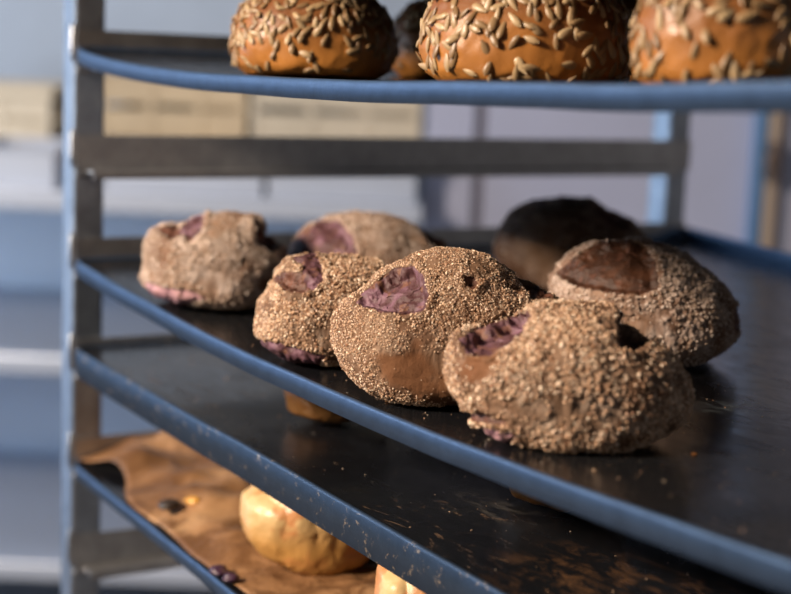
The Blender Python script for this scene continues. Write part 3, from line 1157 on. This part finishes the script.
seed_roll('sunflower seed roll in sharp focus at top centre', 524, 0.775, 0.1085, 0.060, 0.052, sA, 5, 520, 100)
seed_roll('sunflower seed roll cut off by the top right corner of the picture', 722, 0.665, 0.082, 0.060, 0.045, sA, 8, 300, 100, bare_lo=0.50)
seed_roll('blurred sunflower seed roll at the left of the top tray', 312, 0.985, 0.106, 0.061, 0.052, sA, 13, 420, 100, bare_lo=0.2)
seed_roll('seeded roll mostly hidden behind the sharp top-centre one, seen at its left edge', 448, 1.12, 0.090, 0.061, 0.045, sA, 17, 180, 60)
seed_roll('seeded roll in deep shade between the top-centre and top-right ones', 640, 0.93, 0.085, 0.062, 0.045, sA, 19, 180, 40)


# ---- golden rolls on the lower trays
def gold_roll(label, outline_px, contact_px, surf, seed, N=70, H=None, group='pale golden rolls on the lowest tray', pale=True, ridges=True, lift=0.0):
    o = np.array(outline_px, float)
    xl_, xr_ = o[:, 0].min(), o[:, 0].max()
    yt, yb = o[:, 1].min(), o[:, 1].max()
    c = contact(contact_px[0], contact_px[1], surf)
    Dr = (xr_ - xl_) / FPX * (c.y + 0.03) / 2 * 0.9
    cy = c.y + Dr * 0.75
    pc = at_depth((xl_ + xr_) / 2, contact_px[1], cy)
    base = Vector((pc.x, cy, 0))
    base.z = surf(base) + lift
    Wd = (xr_ - xl_) / FPX * cy
    if H is None: H = at_depth(o[np.argmin(o[:, 1]), 0], yt, cy).z - base.z
    ol = [((x - (xl_ + xr_) / 2) / ((xr_ - xl_) / 2), (yb - y) / (yb - yt)) for x, y in outline_px]
    Pp, F = body(ol, Wd / 2, H, Dr, N)
    g3 = Pp + seed * 2.1
    Nn = normals(Pp, F)
    d = (fbm(g3 * 34, 3, seed) - 0.5) * 0.008 + (fbm(g3 * 120, 3, seed + 5) - 0.5) * 0.0022
    if ridges:                                     # stretched folds running over the top
        ph = Pp[:, 0] / Wd * 9 + (fbm(g3 * 25, 2, seed + 2) - 0.5) * 3.0
        rd = np.abs(np.sin(ph * 1.6))
        d = d + rd ** 0.8 * 0.0018 * sstep(0.25, 0.8, Pp[:, 2] / H)
    else:
        rd = vnoise(g3 * 60, seed)
    Pp = Pp + Nn * d[:, None]
    Pp[:, 2] = np.maximum(Pp[:, 2], 0.0004)
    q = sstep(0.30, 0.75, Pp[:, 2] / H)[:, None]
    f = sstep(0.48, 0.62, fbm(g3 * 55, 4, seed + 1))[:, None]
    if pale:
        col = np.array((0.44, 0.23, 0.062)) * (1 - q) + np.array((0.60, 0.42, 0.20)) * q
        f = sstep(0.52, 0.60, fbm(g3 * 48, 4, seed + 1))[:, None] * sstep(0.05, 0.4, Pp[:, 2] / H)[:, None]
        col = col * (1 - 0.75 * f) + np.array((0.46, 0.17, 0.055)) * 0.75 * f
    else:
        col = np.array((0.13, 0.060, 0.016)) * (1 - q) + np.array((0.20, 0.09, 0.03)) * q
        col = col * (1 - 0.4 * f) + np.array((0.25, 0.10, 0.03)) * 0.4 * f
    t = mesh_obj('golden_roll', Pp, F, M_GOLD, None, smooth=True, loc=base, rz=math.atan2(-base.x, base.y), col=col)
    tag(t, label, 'bread roll', group)
    return t


gold_roll('pale yellow roll on the brown paper, half under the chipped rim',
          [(236, 520), (240, 500), (250, 488), (265, 478), (300, 470), (335, 482), (360, 510), (374, 545), (376, 562), (365, 576), (340, 583), (310, 583), (280, 575), (250, 556), (238, 540)],
          (318, 583), sD, 3, H=0.062, N=90, lift=0.002)
gold_roll('second pale yellow roll, cut off by the bottom edge of the picture',
          [(369, 600), (374, 580), (392, 566), (420, 558), (460, 570), (490, 600), (496, 640), (480, 662), (430, 672), (390, 662), (372, 635)],
          (432, 672), sD, 4, H=0.060, N=80, lift=0.002)
gold_roll('golden loaf on the chipped tray, only its base showing below the sagging tray, left one',
          [(278, 385), (289, 350), (339, 335), (380, 350), (396, 385), (388, 416), (340, 430), (288, 416)],
          (340, 429), sC, 9, H=0.050, pale=False, ridges=False, group='golden loaves on the chipped tray')
gold_roll('golden loaf on the chipped tray, its edge peeping below the nearest bran roll',
          [(498, 455), (510, 415), (565, 395), (620, 415), (632, 455), (622, 490), (565, 506), (508, 490)],
          (556, 514), sC, 10, H=0.048, pale=False, ridges=False, group='golden loaves on the chipped tray')

# ------------------------------------------------------------------ crumpled baking paper on the lowest tray
def paper():
    m, n, b = nt('brown_baking_paper')
    a = noise_node(n, 9, 5, 0.6, 0.6)
    r = ramp(n, a.outputs[0], [(0.34, (0.08, 0.035, 0.014)), (0.46, (0.20, 0.10, 0.042)), (0.58, (0.36, 0.20, 0.095)), (0.74, (0.50, 0.32, 0.17))])
    t2 = noise_node(n, 24, 5, 0.65, 0.8)
    k = ramp(n, t2.outputs[0], [(0.50, (0, 0, 0)), (0.60, (1, 1, 1))])
    c = mix(n, k.outputs[0], r.outputs[0], (0.14, 0.065, 0.025))
    n.links.new(c, b.inputs['Base Color'])
    b.inputs['Roughness'].default_value = 0.5
    t3 = noise_node(n, 40, 5, 0.6, 0.5)
    bump(n, b, t3.outputs[0], 0.9, 0.004)
    nx, ny = 150, 120
    gx, gy = np.meshgrid(np.linspace(0, 1, nx + 1), np.linspace(0, 1, ny + 1))
    gx, gy = gx.ravel(), gy.ravel()
    # front edge runs from the left corner away from the rim
    X = 0.004 + gx * (W - 0.03)
    yf = -0.0002 + 0.017 * np.exp(-((X - 0.065) / 0.04) ** 2) + 0.002 * (1 + np.sin(X * 43))
    Y = yf + gy * (L - 0.03 - yf)
    q = np.stack([X * 14, Y * 14, X * 0], 1)
    cr1, _ = cell(q * 1.0, 5)
    cr2, _ = cell(q * 2.6, 8)
    Z = 0.0006 + 0.016 * np.clip(cr1 - 0.25, 0, 1) ** 1.2 + 0.009 * cr2
    # flatten where rolls and loaves press it down
    Z = Z * (0.15 + 0.85 * sstep(0.0, 0.05, Y - yf))
    # paper climbs over the left side of the tray
    Z = Z + 0.014 * (1 - sstep(0.0, 0.035, X)) * sstep(0.015, 0.08, Y)
    # curled front-left corner fold
    Z = Z + 0.012 * np.exp(-((X - 0.045) / 0.022) ** 2 - ((Y - 0.035) / 0.03) ** 2)
    X = np.maximum(X, 0.0045)
    zt_ = np.array([float(sag(np.array([x]), 0.004)[0]) for x in X])
    V = np.column_stack([X, Y, Z - 0.0015 - zt_ + 0.0012])
    F = []
    for j in range(ny):
        for i in range(nx):
            a_ = j * (nx + 1) + i
            F.append((a_, a_ + 1, a_ + nx + 2, a_ + nx + 1))
    o = mesh_obj('baking_paper', V, F, m, None, smooth=True, loc=(F0.x, F0.y, TD.location.z), rz=RZ)
    s = o.modifiers.new('thickness', 'SOLIDIFY')
    s.thickness = 0.0003
    tag(o, 'crumpled brown baking paper lining the lowest tray', 'paper')


paper()


# dried berry bits lying on the paper, crumbs fallen on the trays
def nugget(name, px, py, surf, r, mat, label, cat, group, lift=0.0, seed=1, flat=0.6):
    V, F = _cs[8] if 8 in _cs else cube_sphere(8)
    _cs[8] = (V, F)
    g = V + seed * 5.3
    Pn = V * (r * (0.75 + 0.5 * vnoise(g * 1.6, seed)))[:, None]
    Pn = Pn * np.array((1.25, 1.0, flat))
    p = contact(px, py, surf)
    o = mesh_obj(name, Pn, F, mat, None, smooth=True, loc=(p.x, p.y, p.z + r * flat * 0.95 + lift), rz=seed * 1.1)
    tag(o, label, cat, group)
    return o


M_BERRY = simple('dried_berry_skin', (0.05, 0.022, 0.045), 0.3)
M_BURNT = simple('burnt_dough', (0.03, 0.02, 0.015), 0.5)
M_RAIS = simple('baked_cheese_bit', (0.65, 0.33, 0.05), 0.4)
nugget('dried_berry', 219, 580, sD, 0.0055, M_BERRY, 'dark purple dried berry on the paper near the bottom edge, left of the pair', 'berry', 'dried berries', 0.003, 2)
nugget('dried_berry', 231, 586, sD, 0.0045, M_BERRY, 'dark purple dried berry on the paper near the bottom edge, right of the pair', 'berry', 'dried berries', 0.003, 3)
nugget('burnt_crumb', 169, 518, sD, 0.0075, M_BURNT, 'blackened crumb on the brown paper', 'crumb', None, 0.007, 4, 0.45)
nugget('baked_cheese_crumb', 193, 517, sD, 0.0050, M_RAIS, 'orange crumb beside the blackened one on the paper', 'crumb', None, 0.009, 5)

M_BIT = simple('fallen_bran', (0.50, 0.33, 0.20), 0.5)
M_BIT2 = simple('orange_crumb', (0.55, 0.23, 0.07), 0.45)
nugget('fallen_crumb', 694, 455, sB, 0.0011, M_BIT2, 'orange crumb on the black tray right of the nearest roll', 'crumb', None, 0, 6)
nugget('fallen_crumb', 426, 402, sB, 0.0009, M_BIT, 'pale crumb on the black tray in front of the central roll', 'crumb', None, 0, 8)
nugget('fallen_crumb', 388, 402, sB, 0.0012, M_BIT2, 'orange crumb on the rim side below the central roll', 'crumb', None, 0, 9)
nugget('fallen_crumb', 594, 471, sB, 0.0007, M_BIT, 'tan crumb just behind the blue rim below the nearest roll', 'crumb', None, 0, 10)


def scatter(name, surf, x0, x1, y0, y1, n, size, mat, label, seed):
    g = np.random.default_rng(seed)
    pts = []
    while len(pts) < n:
        X, Y = g.uniform(x0, x1), g.uniform(y0, y1)
        w_ = F0 + u * X + v * Y
        pts.append((w_.x, w_.y, surf(w_)))
    pts = np.array(pts)
    o = crumbs(name, pts + np.array((0, 0, size * 0.3)), np.tile((0, 0, 1.0), (n, 1)), size, mat, None, seed)
    tag(o, label, 'crumbs', None, 'stuff')


scatter('scattered_bran', sB, 0.02, W - 0.03, 0.004, 0.22, 420, 0.00030, M_CRUMB, 'fine bran crumbs scattered over the sagging black tray', 3)
scatter('scattered_crumbs', sC, 0.02, W - 0.03, 0.004, 0.25, 260, 0.00034, M_CRUMB, 'fine crumbs scattered over the chipped-rim tray', 4)
